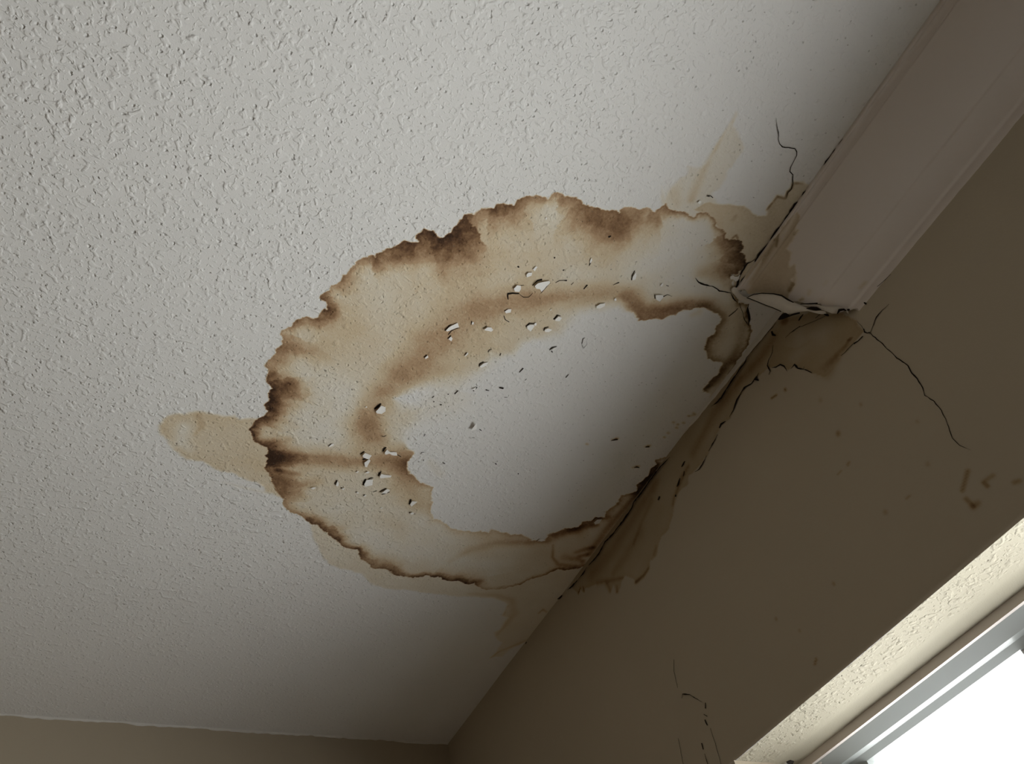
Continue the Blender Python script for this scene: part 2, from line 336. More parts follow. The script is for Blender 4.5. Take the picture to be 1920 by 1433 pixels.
def wall_stain(P):
    S = np.zeros(len(P))
    Q = warp(P, 0.003, 0.016, 0.0015, 0.005, 21)
    patch(S, Q, on_wall, FAN, .15, 3, .09, 4, 2)
    for i, pts in enumerate((
        [(1110,1075,20,.20),(1150,1030,20,.16),(1180,985,20,.14),(1230,905,16,.2)],
        [(1150,1075,10,.14),(1175,1040,14,.12),(1200,1000,16,.12)],
        [(1188,1020,6,.14),(1205,975,7,.14),(1222,940,7,.12)],
        [(1192,1092,4,.5),(1206,1081,4,.4),(1216,1066,4,.3)],
        [(1226,1040,5,.18),(1230,1026,5,.16)],
        [(1084,1113,2.2,.6),(1088,1103,2.2,.5)],[(1093,1101,2,.4),(1095,1110,2,.4)],
        [(1143,1109,5,.22),(1138,1096,9,.18)],
        [(1157,1110,3.4,.26),(1157,1100,3.6,.18)],
        [(1168,1084,4,.24),(1120,1094,8,.16)],
        [(1262,945,6,.2),(1272,912,6,.25),(1282,890,6,.28),(1290,875,6,.2)],
        [(1300,850,12,.16),(1340,775,14,.2),(1385,715,14,.26),(1425,675,14,.24),(1455,630,12,.2)],
        [(1470,602,10,.4),(1500,598,8,.25)],
        [(1540,690,12,.26),(1562,672,9,.34),(1585,650,7,.42),(1594,638,4,.45)],
        [(1590,638,3,.4),(1598,633,3,.4)],
        [(1552,700,12,.2),(1568,676,9,.2)],
        )):
        stroke(S, P, on_wall, pts, 200 + i)
    patch(S, Q, on_wall, PEEL, .22, 2, .08, 3, 5)
    E = np.zeros(len(P)); stroke(E, P, on_wall, [(1500,640,30,.7),(1540,625,30,.6),(1490,670,20,.5)], 92); S *= 1 - np.clip(E, 0, .7)
    for (u, v, w, k) in [(1472,730,2.5,.5),(1614,758,3,.2),(1500,975,0,0),(1571,812,4,.34),(1563,1094,2.5,.3),(1455,1160,2.5,.25),(1499,1182,2,.2),(1538,750,4,.12),(1660,960,3,.2),(1740,870,3,.16),(1720,790,2.6,.14)]:
        if w: stroke(S, P, on_wall, [(u, v, w, k), (u + 1, v + 2, w, k)], u)
    for (u0, v0, u1, v1, w, k) in [(1447,747,1456,741,2.2,.5),(1590,872,1592,868,2.5,.3),(1571,890,1577,884,2,.2),(1528,1246,1531,1236,2.2,.45),(1805,920,1815,884,3,.35),(1812,936,1826,950,3,.35),(1845,905,1852,912,3,.4),(1825,950,1834,944,4,.3),(1850,900,1862,892,3,.3),(1902,905,1912,902,3,.3),(1700,935,1706,930,2,.2)]:
        stroke(S, P, on_wall, [(u0, v0, w, k), (u1, v1, w, k)], u0)
    return np.clip(S, 0, 1.2)

# ------------------------------------------------------------------ materials
def mat(name):
    m = bpy.data.materials.new(name); m.use_nodes = True
    return m, m.node_tree.nodes, m.node_tree.links, m.node_tree.nodes['Principled BSDF']
def node(n, t, **kw):
    x = n.new(t)
    for k, v in kw.items(): setattr(x, k, v)
    return x
def noise(n, l, co, scale, detail=3, rough=.5, dist=0):
    x = n.new('ShaderNodeTexNoise')
    x.inputs['Scale'].default_value = scale; x.inputs['Detail'].default_value = detail
    x.inputs['Roughness'].default_value = rough; x.inputs['Distortion'].default_value = dist
    l.new(co, x.inputs['Vector'])
    return x.outputs['Fac']
def rng_map(n, l, v, a, b, c=0., d=1., smoothstep=True):
    x = n.new('ShaderNodeMapRange')
    if smoothstep: x.interpolation_type = 'SMOOTHSTEP'
    x.inputs['From Min'].default_value = a; x.inputs['From Max'].default_value = b
    x.inputs['To Min'].default_value = c; x.inputs['To Max'].default_value = d
    l.new(v, x.inputs['Value'])
    return x.outputs[0]
def math_(n, l, op, a, b=None, clamp=False):
    x = n.new('ShaderNodeMath'); x.operation = op; x.use_clamp = clamp
    for i, s in enumerate((a, b)):
        if s is None: continue
        if isinstance(s, (int, float)): x.inputs[i].default_value = s
        else: l.new(s, x.inputs[i])
    return x.outputs[0]
def ramp(n, l, v, stops):
    x = n.new('ShaderNodeValToRGB')
    el = x.color_ramp.elements
    while len(el) < len(stops): el.new(.5)
    for q, (p, c) in zip(el, stops): q.position = p; q.color = (*c, 1)
    l.new(v, x.inputs[0])
    return x.outputs['Color']
def mixc(n, l, fac, a, b, mode='MIX'):
    x = n.new('ShaderNodeMix'); x.data_type = 'RGBA'; x.blend_type = mode
    for s, i in ((fac, 0), (a, 6), (b, 7)):
        if isinstance(s, (int, float)): x.inputs[i].default_value = s
        elif isinstance(s, tuple): x.inputs[i].default_value = (*s, 1)
        else: l.new(s, x.inputs[i])
    return x.outputs[2]

STAIN_CEIL = [(0, (1, 1, 1)), (.13, (.95, .885, .76)), (.27, (.84, .70, .50)), (.42, (.62, .43, .265)), (.60, (.36, .215, .115)), (.78, (.17, .088, .043)), (1.0, (.055, .026, .013))]
STAIN_OLIVE = [(0, (1, 1, 1)), (.13, (.93, .895, .79)), (.27, (.78, .71, .565)), (.42, (.54, .455, .315)), (.7, (.23, .165, .095)), (1.0, (.06, .042, .025))]
STAIN_WALL = [(0, (1, 1, 1)), (.2, (.80, .72, .58)), (.4, (.55, .42, .28)), (.7, (.25, .15, .08)), (1.0, (.06, .03, .02))]

def paint(name, base, stain_stops, texture, var=.03, mould=False):
    m, n, l, b = mat(name)
    tc = n.new('ShaderNodeTexCoord'); co = tc.outputs['Object']
    base_c = mixc(n, l, noise(n, l, co, 6, 3), tuple(c * (1 - var) for c in base), tuple(min(1, c * (1 + var)) for c in base))
    if stain_stops:
        at = node(n, 'ShaderNodeAttribute', attribute_name='stain')
        grain = rng_map(n, l, noise(n, l, co, 240, 3, .6), .3, .7, .91, 1.09, False)
        s = math_(n, l, 'MULTIPLY', at.outputs['Fac'], grain)
        tint = ramp(n, l, s, stain_stops)
        if stain_stops is STAIN_CEIL:
            tint = mixc(n, l, node(n, 'ShaderNodeAttribute', attribute_name='olive').outputs['Fac'], tint, ramp(n, l, s, STAIN_OLIVE))
        base_c = mixc(n, l, 1.0, base_c, tint, 'MULTIPLY')
    b.inputs['Roughness'].default_value = .85
    b.inputs['Specular IOR Level'].default_value = .25
    if texture:
        ta = node(n, 'ShaderNodeAttribute', attribute_name='relief').outputs['Fac']
        big = rng_map(n, l, noise(n, l, co, 80, 1.2, .4, .35), .56, .70)         # spattered blobs
        med = rng_map(n, l, noise(n, l, co, 190, 1, .4, .3), .56, .72)
        def dots(scale, keep, r0, r1, shift):
            mp = n.new('ShaderNodeMapping'); mp.inputs['Location'].default_value = (shift, shift * .7, 0)
            wob = n.new('ShaderNodeVectorMath'); wob.operation = 'MULTIPLY_ADD'
            nz = n.new('ShaderNodeTexNoise'); nz.inputs['Scale'].default_value = scale * 1.6; nz.inputs['Detail'].default_value = 1
            l.new(co, nz.inputs['Vector'])
            l.new(nz.outputs['Color'], wob.inputs[0]); wob.inputs[1].default_value = (.45 / scale,) * 3; l.new(co, wob.inputs[2])
            l.new(wob.outputs[0], mp.inputs['Vector'])
            v = node(n, 'ShaderNodeTexVoronoi', feature='F1'); v.inputs['Scale'].default_value = scale
            l.new(mp.outputs[0], v.inputs['Vector'])
            return math_(n, l, 'MULTIPLY', rng_map(n, l, v.outputs['Distance'], r0, r1, 1, 0), math_(n, l, 'GREATER_THAN', node_sep(n, l, v.outputs['Color']), keep))
        blob = dots(66, .50, .10, .34, .3)
        pit = dots(78, .42, .05, .22, .9)
        hole = dots(95, .72, .06, .17, 1.7)
        fleck = dots(76, .68, .04, .11, 2.3)
        mp = n.new('ShaderNodeMapping'); mp.inputs['Rotation'].default_value = (0, 0, .9); mp.inputs['Scale'].default_value = (1, 2.4, 1)
        l.new(co, mp.inputs['Vector'])
        rid = rng_map(n, l, noise(n, l, mp.outputs[0], 85, 1, .5, 1.0), .62, .72)
        h = math_(n, l, 'ADD', math_(n, l, 'MULTIPLY', big, .42), math_(n, l, 'MULTIPLY', med, .28))
        h = math_(n, l, 'ADD', h, math_(n, l, 'MULTIPLY', rid, .16))
        h = math_(n, l, 'ADD', h, math_(n, l, 'MULTIPLY', blob, .45))
        h = math_(n, l, 'SUBTRACT', h, math_(n, l, 'MULTIPLY', pit, .9))
        h = math_(n, l, 'SUBTRACT', h, math_(n, l, 'MULTIPLY', hole, .8))
        h = math_(n, l, 'ADD', math_(n, l, 'MULTIPLY', h, ta), math_(n, l, 'MULTIPLY', noise(n, l, co, 520, 2), .10))
        bp = n.new('ShaderNodeBump'); bp.inputs['Strength'].default_value = texture[0]; bp.inputs['Distance'].default_value = texture[1]
        l.new(h, bp.inputs['Height'])
        l.new(bp.outputs[0], b.inputs['Normal'])
        dirt = math_(n, l, 'MULTIPLY', math_(n, l, 'MAXIMUM', math_(n, l, 'MULTIPLY', hole, .55), fleck), rng_map(n, l, ta, 0, .3, texture[2] * .4, texture[2]))
        base_c = mixc(n, l, dirt, base_c, (.16, .13, .10))
    else:
        h = math_(n, l, 'ADD', noise(n, l, co, 60, 3), math_(n, l, 'MULTIPLY', noise(n, l, co, 420, 2), .4))
        bp = n.new('ShaderNodeBump'); bp.inputs['Strength'].default_value = .22; bp.inputs['Distance'].default_value = .001
        l.new(h, bp.inputs['Height'])
        l.new(bp.outputs[0], b.inputs['Normal'])
    l.new(base_c, b.inputs['Base Color'])
    return m
def node_sep(n, l, c):
    x = n.new('ShaderNodeSeparateColor'); l.new(c, x.inputs[0])
    return x.outputs[0]
def plain(name, base, rough=.6, spec=.3, bump=0, scale=200, var=.06):
    m, n, l, b = mat(name)
    co = n.new('ShaderNodeTexCoord').outputs['Object']
    f = noise(n, l, co, scale, 3)
    l.new(mixc(n, l, f, tuple(c * (1 - var) for c in base), tuple(min(1, c * (1 + var)) for c in base)), b.inputs['Base Color'])
    b.inputs['Roughness'].default_value = rough; b.inputs['Specular IOR Level'].default_value = spec
    if bump:
        bp = n.new('ShaderNodeBump'); bp.inputs['Strength'].default_value = .5; bp.inputs['Distance'].default_value = bump
        l.new(f, bp.inputs['Height']); l.new(bp.outputs[0], b.inputs['Normal'])
    return m

WALLC = (.42, .36, .272)
M_CEIL = paint('textured_ceiling_paint', (.74, .735, .715), STAIN_CEIL, (.72, .0029, .62))
M_WALL = paint('olive_wall_paint', WALLC, STAIN_WALL, None)
M_SOFFIT = paint('cream_soffit_paint', (.375, .345, .27), None, (.8, .0030, .35))
M_MOULD = paint('moulding_paint', (.74, .685, .65), STAIN_OLIVE, None, .02)
M_FLAKE = plain('peeled_paint', (.84, .83, .80), .7, .2, .0004, 300)
M_TAPE = plain('torn_paper_tape', (.66, .62, .56), .85, .15, .0006, 150)
M_CRACK_SHADE = plain('open_crack_and_shade', (.018, .013, .010), .9, .05)  # near-black of cracks and tears; also paints the shade beside flakes
M_EDGE = plain('brushed_paint_edge', (.64, .62, .58), .8, .2, .0006, 160)
M_PVC = plain('white_window_plastic', (.36, .38, .372), .35, .4, 0, 30, .03)
M_OUTER = plain('painted_outer_frame', (.66, .60, .565), .55, .3, 0, 30, .04)
M_ROUGHCAST = plain('roughcast_render', (.55, .55, .66), .9, .1, .004, 260, .45)
M_FLOOR = plain('brown_floor', (.34, .255, .19), .6, .3, .001, 12, .2)
M_GRIME = plain('black_grime', (.05, .045, .04), .8, .2, .001, 300)

mg, n, l, b = mat('window_glass')
n.remove(b)
lw = n.new('ShaderNodeLayerWeight'); lw.inputs['Blend'].default_value = .5
fr = math_(n, l, 'ADD', math_(n, l, 'MULTIPLY', math_(n, l, 'POWER', lw.outputs['Facing'], 5.0), .85), .035)
tr = n.new('ShaderNodeBsdfTransparent'); tr.inputs['Color'].default_value = (.97, .98, .98, 1)
gl = n.new('ShaderNodeBsdfGlossy'); gl.inputs['Roughness'].default_value = .02
mx = n.new('ShaderNodeMixShader')
l.new(fr, mx.inputs[0]); l.new(tr.outputs[0], mx.inputs[1]); l.new(gl.outputs[0], mx.inputs[2])
l.new(mx.outputs[0], n['Material Output'].inputs['Surface'])
M_GLASS = mg

# ------------------------------------------------------------------ mesh helpers
def mesh_obj(name, verts, faces, material, parent=None, smooth_=False, attrs=None):
    me = bpy.data.meshes.new(name)
    if isinstance(verts, np.ndarray):
        faces = np.asarray(faces, np.int32)
        nf, k = faces.shape
        me.vertices.add(len(verts)); me.vertices.foreach_set('co', verts.astype(np.float32).ravel())
        me.loops.add(nf * k); me.loops.foreach_set('vertex_index', faces.ravel())
        me.polygons.add(nf)
        me.polygons.foreach_set('loop_start', np.arange(0, nf * k, k, dtype=np.int32))
        me.polygons.foreach_set('loop_total', np.full(nf, k, np.int32))
        me.update(calc_edges=True)
    else:
        me.from_pydata([tuple(v) for v in verts], [], faces); me.update()
    for k, a in (attrs or {}).items():
        at = me.attributes.new(k, 'FLOAT', 'POINT')
        at.data.foreach_set('value', np.asarray(a, np.float32))
    me.materials.append(material)
    if smooth_: me.shade_smooth()
    o = bpy.data.objects.new(name, me)
    COL.objects.link(o)
    if parent: o.parent = parent
    return o
def structure(o):
    o['kind'] = 'structure'
    return o
def grid_faces(nx, ny):
    i = np.arange(nx - 1)[:, None] * ny + np.arange(ny - 1)[None, :]
    return np.stack([i, i + ny, i + ny + 1, i + 1], -1).reshape(-1, 4)
def axis(lo, hi, d0, d1, step, coarse=.12):
    a = np.arange(lo, d0 - coarse * .5, coarse); c = np.arange(d1 + coarse, hi, coarse)
    return np.concatenate([a, np.linspace(d0, d1, int((d1 - d0) / step) + 1), c, [hi]]) if hi > d1 + 1e-6 else np.concatenate([a, np.linspace(d0, d1, int((d1 - d0) / step) + 1)])
def box(v, f, x0, x1, y0, y1, z0, z1):
    o = len(v)
    v += [(x0, y0, z0), (x1, y0, z0), (x1, y1, z0), (x0, y1, z0), (x0, y0, z1), (x1, y0, z1), (x1, y1, z1), (x0, y1, z1)]
    f += [tuple(o + i for i in q) for q in ((3, 2, 1, 0), (4, 5, 6, 7), (0, 1, 5, 4), (1, 2, 6, 5), (2, 3, 7, 6), (3, 0, 4, 7))]
def boxes(name, bs, material, parent=None):
    v, f = [], []
    for q in bs: box(v, f, *q)
    return mesh_obj(name, v, f, material, parent)

# ------------------------------------------------------------------ ceiling
gx = axis(XL, XW + .02, -.06, XW + .02, .0016)
gy = axis(YF, YB + .02, .10, 1.56, .0016)
GX, GY = np.meshgrid(gx, gy, indexing='ij')
P = np.stack([GX.ravel(), GY.ravel()], 1)
S = ceiling_stain(P)
sag = 0.0022 * (fbm(P, .25, 2, 300) - .5) + np.where(S > .05, .0003, 0)      # plaster is never quite flat; soaked paint has swollen
relief = np.clip(1 - smooth(.30, .82, P[:, 0]) * .72 - smooth(1.2, 1.7, P[:, 1]) * .45, .12, 1) * (.7 + .6 * fbm(P, .18, 2, 310)) * (1 - .35 * smooth(.04, .3, S))
olive = np.clip(smooth(.62, .80, P[:, 0] - .25 * (P[:, 1] - .3)) * .8 + .2 * smooth(1.0, 1.3, P[:, 1]), 0, 1)     # older damp by the wall has gone olive rather than brown
verts = np.stack([P[:, 0], P[:, 1], H - sag], 1)
ceiling = structure(mesh_obj('ceiling', verts, grid_faces(len(gx), len(gy))[:, ::-1], M_CEIL, None, True, {'stain': S, 'relief': relief, 'olive': olive}))
del P, S, verts

# ------------------------------------------------------------------ window wall: painted panel above and around the recess
gy = axis(YF, YB, 0.0, YB, .0026)
gz = np.concatenate([np.linspace(ZS, H + .006, int((H - ZS) / .0026) + 1)])
GY, GZ = np.meshgrid(gy, gz, indexing='ij')
P = np.stack([GY.ravel(), GZ.ravel()], 1)
S = wall_stain(P)
wob = 0.0016 * (fbm(P, .3, 2, 400) - .5)
edge = np.exp(-(P[:, 1] - ZS) / .004) * np.where((P[:, 0] < YJ) & (P[:, 0] > YN), 1, 0)
wob = wob + edge * .003                                                        # arris of the recess is rounded over
verts = np.stack([XW + wob, P[:, 0], P[:, 1]], 1)
faces = grid_faces(len(gy), len(gz))
# lower part of the same wall: piers each side of the window and the part under it
v2 = []; f2 = []
def quad(a, b_, c, d):
    o = len(v2); v2.extend([a, b_, c, d]); f2.append((o, o + 1, o + 2, o + 3))
quad((XW, YJ, 0), (XW, YB, 0), (XW, YB, ZS), (XW, YJ, ZS))
quad((XW, YF, 0), (XW, YN, 0), (XW, YN, ZS), (XW, YF, ZS))
quad((XW, YN, 0), (XW, YJ, 0), (XW, YJ, ZB), (XW, YN, ZB))
XR = 1.02
quad((XW, YJ, ZB), (XW, YJ, ZS), (XR, YJ, ZS), (XR, YJ, ZB))          # jambs
quad((XW, YN, ZB), (XR, YN, ZB), (XR, YN, ZS), (XW, YN, ZS))
verts = np.concatenate([verts, np.array(v2)])
faces = np.concatenate([faces, np.array(f2) + len(P)])
wall_right = structure(mesh_obj('wall_right', verts, faces, M_WALL, None, True, {'stain': np.concatenate([S, np.zeros(len(v2))])}))
del P, S, verts, faces
# outer skin so that no daylight leaks in round the recess
boxes('outer_masonry', [(1.02, 1.128, .84, YB + .2, -.1, H + .1), (1.02, 1.128, YF - .1, YN - .05, -.1, H + .1), (1.02, 1.128, YN - .05, .84, 2.02, H + .1), (1.02, 1.128, YN - .05, .84, -.1, ZB - .05)], M_ROUGHCAST, wall_right)

# soffit of the recess
sx = np.linspace(XW + .0028, .9815, 60); sy = axis(YN, YJ, .15, YJ, .004)
GX, GY = np.meshgrid(sx, sy, indexing='ij')
P = np.stack([GX.ravel(), GY.ravel()], 1)
t = (P[:, 0] - XW) / (.9815 - XW)
z = ZS + .0022 * (1 - np.exp(-(P[:, 0] - XW - .0028) / .004)) * 0 - .0045 * smooth(.72, 1.0, t) + .0012 * (fbm(P, .12, 2, 500) - .5)
soffit = mesh_obj('window_soffit', np.stack([P[:, 0], P[:, 1], z], 1), grid_faces(len(sx), len(sy))[:, ::-1], M_SOFFIT, wall_right, True, {'relief': np.clip(1 - smooth(.45, .75, t), .0, 1)})
soffit['label'] = 'cream textured soffit over the window'

# ------------------------------------------------------------------ other walls, floor
v, f = [], []
def rect_wall(name, pts):
    o = mesh_obj(name, pts, [(0, 1, 2, 3)], M_WALL, None, False, {'stain': [0] * 4})
    return structure(o)
gxx = np.linspace(XL, XW + .02, 260); gzz = np.linspace(0, H + .01, 120)
GX, GZ = np.meshgrid(gxx, gzz, indexing='ij')
P = np.stack([GX.ravel(), GZ.ravel()], 1)
wall_back = structure(mesh_obj('wall_back', np.stack([P[:, 0], YB + .002 * (fbm(P, .4, 2, 8) - .5), P[:, 1]], 1), grid_faces(260, 120), M_WALL, None, True, {'stain': np.zeros(len(P))}))
rect_wall('wall_front', [(XL, YF, 0), (XR, YF, 0), (XR, YF, H), (XL, YF, H)])
rect_wall('wall_left', [(XL, YF, 0), (XL, YB, 0), (XL, YB, H), (XL, YF, H)])
structure(boxes('floor', [(XL, XR, YF, YB, -.1, 0)], M_FLOOR))

# ------------------------------------------------------------------ crown moulding (broken off part-way along the wall)
def arc(p, q, sag_, n_):
    p = np.array(p); q = np.array(q); d = q - p; nn = np.array([-d[1], d[0]]); nn = nn / np.linalg.norm(nn)
    return [tuple(p + d * t + nn * sag_ * 4 * t * (1 - t)) for t in np.linspace(0, 1, n_)]
E2 = EYE[2]
PROF = [(.7655, 1.0), (.7660, .9965), (.7672, .9950)] + arc((.7672, .9930), (.7798, .9895), .0045, 14)[1:] + [(.7806, .9890), (.7808, .9860)] \
    + arc((.7808, .9860), (.8345, .9035), .0060, 20)[1:] + [(.8350, .9015), (.8372, .8995)] + arc((.8372, .8995), (.8570, .8690), -.0012, 10)[1:] \
    + [(.8582, .8660), (.8588, .8640)] + arc((.8588, .8640), (.8662, .8550), .0006, 5)[1:]
PROF = np.array(PROF)
# resample
seg = np.r_[0, np.cumsum(np.linalg.norm(np.diff(PROF, axis=0), axis=1))]
LP = seg[-1]
def prof_at(s): return np.stack([np.interp(s, seg, PROF[:, 0]), np.interp(s, seg, PROF[:, 1])], -1)
def on_mould(u, v):
    r = ray(u, v)
    best = None
    for i in range(len(PROF) - 1):
        a = PROF[i]; d = PROF[i + 1] - a
        A = np.array([[r[0], -d[0]], [r[2], -d[1]]])
        if abs(np.linalg.det(A)) < 1e-12: continue
        t, k = np.linalg.solve(A, a)
        if -1e-3 <= k <= 1.001 and t > 0 and (best is None or t < best[0]): best = (t, seg[i] + k * np.linalg.norm(d), t * r[1])
    if best is None:                                          # beyond either edge: carry on in the plane of the moulding
        a = PROF[0]; d = PROF[-1] - a
        A = np.array([[r[0], -d[0]], [r[2], -d[1]]]); t, k = np.linalg.solve(A, a)
        return (k * LP, t * r[1])
    return (best[1], best[2])
ss = np.unique(np.r_[seg, np.linspace(0, LP, 70)])
tt = ss / LP
end = .398 + (.308 - .398) * tt + .004 * (vnoise(tt * 14, tt * 0, 5) - .5) * 2 + .002 * (vnoise(tt * 45, tt * 0, 6) - .5) * 2
end = end + .006 * np.exp(-((tt - .86) / .05) ** 2) - .006 * np.exp(-((tt - .97) / .03) ** 2)
yy = np.concatenate([np.linspace(YF, -.15, 8)[:-1], np.linspace(-.15, 1, 330)])    # last part is a fraction up to the broken end
core = yy[7:]
MV = []
for s, e_ in zip(ss, end):
    q = prof_at(s)
    ys = np.concatenate([yy[:7], -.15 + (core + .15) / 1.15 * (e_ + .15)])
    MV.append(np.stack([np.full(len(ys), q[0]), ys, np.full(len(ys), q[1] + E2)], 1))
MV = np.array(MV)
SP = np.stack([np.repeat(ss, MV.shape[1]), MV[:, :, 1].ravel()], 1)
MS = np.zeros(len(SP))
QM = warp(SP, .003, .02, .0015, .006, 33)
patch(MS, QM, on_mould, [(1391,549),(1420,508),(1466,425),(1493.7,395),(1500,405),(1493.7,435.5),(1476,465.6),(1487,475.6),(1477,501),(1491,496),(1493.7,513),(1482,526),(1491,533),(1484,545),(1478.6,553.5),(1476,572),(1400,572)], .27, 3, .05, 5, 3)
E = np.zeros(len(SP)); stroke(E, SP, on_mould, [(1400,542,6,.9),(1440,488,6,.9),(1470,440,6,.7),(1490,405,5,.5)], 3); MS *= 1 - np.clip(E, 0, .9)
for i, pts in enumerate(([(1480,545,4,.25),(1488,533,4,.3),(1490,520,4,.14)], [(1400,520,3,.24),(1425,488,3,.3),(1452,450,3,.24)], [(1408,530,6,.18),(1430,495,6,.22),(1458,452,5,.2)], [(1452,450,2,.3),(1460,440,2,.3),(1456,462,2,.3)],
    [(1518,546,4,.14),(1516,552,3,.16)], [(1505,561,3,.4),(1500,563,3,.4)], [(1612,540,3,.14),(1622,530,3,.18)], [(1538,565,6,.08),(1560,570,6,.08)], [(1545,534,3,.06),(1550,528,3,.08)], [(1495,432,2,.25),(1490,440,2,.2)])):
    stroke(MS, SP, on_mould, pts, 700 + i)
bump = .0006 * (fbm(SP, .02, 3, 44) - .5)
MV[:, :, 0] += bump.reshape(MV.shape[:2]); MV[:, :, 2] += bump.reshape(MV.shape[:2])
nv = MV.shape[0] * MV.shape[1]
mv = np.concatenate([MV.reshape(-1, 3)])
moulding = structure(mesh_obj('trim_1', mv, grid_faces(MV.shape[0], MV.shape[1]), M_MOULD, None, True, {'stain': MS, 'olive': np.ones(len(MS))}))
moulding['label'] = 'white crown moulding, broken off at the damp patch'
# broken face of the moulding
cap_v = [tuple(MV[i, -1]) for i in range(MV.shape[0])]
cap_v += [(XW, .36, H)]
mesh_obj('broken_end', cap_v, [(i, i + 1, len(cap_v) - 1) for i in range(len(cap_v) - 2)], M_TAPE, moulding)

# ------------------------------------------------------------------ window
window = bpy.data.objects.new('window_1', None); COL.objects.link(window)
window.location = (XR, (YN + YJ) / 2, ZB); window['kind'] = 'structure'
def wpart(name, bs_or_mesh, material=None, parent=None):
    o = boxes(name, bs_or_mesh, material) if isinstance(bs_or_mesh, list) else bs_or_mesh
    p = parent or window
    o.parent = p
    o.matrix_parent_inverse = Matrix.Translation(window.location).inverted() if p is window else Matrix.Identity(4)
    if p is not window: o.matrix_parent_inverse = Matrix.Identity(4)
    return o
# sight-facing steps of the frame, from the plaster inwards: (x, head, far jamb, near jamb, foot)
STEP = [(.9815, ZS, YJ, YN, ZB), (.9815, E2 + .4531, .8476, YN + .036, ZB + .020), (.9873, E2 + .4528, .8470, YN + .0365, ZB + .0204),
        (1.0066, E2 + .4396, .8166, YN + .067, ZB + .035), (1.0200, E2 + .4394, .8160, YN + .0675, ZB + .0353), (1.0299, E2 + .4325, .7900, YN + .088, ZB + .045), (1.036, E2 + .4323, .7898, YN + .0885, ZB + .0454)]
def ring(i0, i1):
    """one mitred rectangular frame running through the steps i0..i1"""
    v, f = [], []
    for k in range(4):
        base = len(v)
        st = STEP[i0:i1 + 1]
        st = st + [(1.055, st[-1][1], st[-1][2], st[-1][3], st[-1][4]), (1.055,) + st[0][1:]]
        for (x, h_, fj, nj, ft) in st:
            c = [(nj, ft), (fj, ft), (fj, h_), (nj, h_)]
            for q in (c[k], c[(k + 1) % 4]): v.append((x, q[0], q[1]))
        m = len(st)
        for j in range(m):
            a = base + 2 * j; b_ = base + 2 * ((j + 1) % m)
            f.append((a, a + 1, b_ + 1, b_))
    return v, f
for nm, i0, i1 in (('outer_frame', 0, 2), ('inner_frame', 2, 4), ('glazing_bead', 4, 6)):
    v, f = ring(i0, i1)
    wpart(nm, mesh_obj(nm, v, f, M_OUTER if nm == 'outer_frame' else M_PVC))
my0, my1 = .43, .497
wpart('mullion', [(1.034, 1.10, my0, my1, ZB + .04, E2 + .436)], plain('pale_mullion', (.78, .78, .82), .5, .3, 0, 30, .03))
for a, b_ in ((my1, .7898), (YN + .0885, my0)):
    wpart('pane', [(1.040, 1.044, a - .004, b_ + .004, ZB + .043, E2 + .434)], M_GLASS)
wpart('window_board', [(XW - .03, .99, YN - .0, YJ, ZB - .03, ZB + .001)], M_PVC)
# grime in the top far corner of the frame
def lump(name, c, r, material, seed, squash=(1, 1, 1)):
    v, f = [], []
    rs = random.Random(seed)
    nu, nvv = 8, 5
    for j in range(nvv + 1):
        th = math.pi * j / nvv
        for i in range(nu):
            ph = 2 * math.pi * i / nu
            k = r * (.75 + .5 * rs.random())
            v.append((c[0] + squash[0] * k * math.sin(th) * math.cos(ph), c[1] + squash[1] * k * math.sin(th) * math.sin(ph), c[2] + squash[2] * k * math.cos(th)))
    for j in range(nvv):
        for i in range(nu):
            f.append((j * nu + i, j * nu + (i + 1) % nu, (j + 1) * nu + (i + 1) % nu, (j + 1) * nu + i))
    return mesh_obj(name, v, f, material, None, True)
def on_plane_x(u, v, x): r = ray(u, v); p = r * x / r[0]; return (p[0], p[1], p[2] + E2)
def on_plane_z(u, v, z): r = ray(u, v); p = r * z / r[2]; return (p[0], p[1], p[2] + E2)
wpart('grime', lump('grime', on_plane_z(1482, 1428, .4690), .008, M_GRIME, 1, (1.2, 1.2, .5)))
wpart('grime', lump('grime', on_plane_z(1472, 1431, .4690), .005, M_TAPE, 2, (1, 1.6, .5)))
wpart('grime', lump('grime', on_plane_x(1552, 1416, .995), .0035, M_GRIME, 3, (.4, 1, 1)))
wpart('grime', lump('grime', on_plane_x(1572, 1403, .996), .006, plain('grey_mildew', (.36, .35, .31), .8, .2, .001), 4, (.15, 1, 1)))
wpart('grime', lump('grime', on_plane_x(1536, 1428, .990), .004, M_TAPE, 5, (.3, 1, 1)))

# ------------------------------------------------------------------ painted edges where ceiling meets walls
def edge_strip(name, parent, along, y0, y1, hfun, step=.004):
    n_ = int((y1 - y0) / step) + 1
    v, f = [], []
    for i in range(n_):
        y = y0 + (y1 - y0) * i / (n_ - 1)
        h = max(hfun(y), .0004)
        for (d, z) in ((.0030, H + .002), (.0022, H - h * .55), (.0006, H - h), (-.001, H - h)):
            v.append((XW - d, y, z) if along == 'y' else (y, YB - d, z))
    for i in range(n_ - 1):
        for k in range(3):
            a = i * 4 + k; q = (a, a + 1, a + 5, a + 4)
            f.append(q)
    return mesh_obj(name, v, f, M_EDGE, parent, True)
def n1(x, s, seed): return float(vnoise(np.array([x / s]), np.array([0.0]), seed)[0])
def h_right(y):
    base = np.interp(y, [.36, .42, .50, .56, .62, .68, .70, 1.9], [.014, .013, .010, .008, .006, .002, .0004, .0004])
    return float(base) + .002 * (n1(y, .02, 3) - .4) + .0015 * (n1(y, .006, 4) - .5)
edge_strip('paint_edge', ceiling, 'y', .36, .70, h_right)
edge_strip('paint_edge', ceiling, 'x', XL, XW, lambda x: .004 + .004 * (n1(x, .05, 5) - .5) + .003 * (n1(x, .012, 6) - .5))

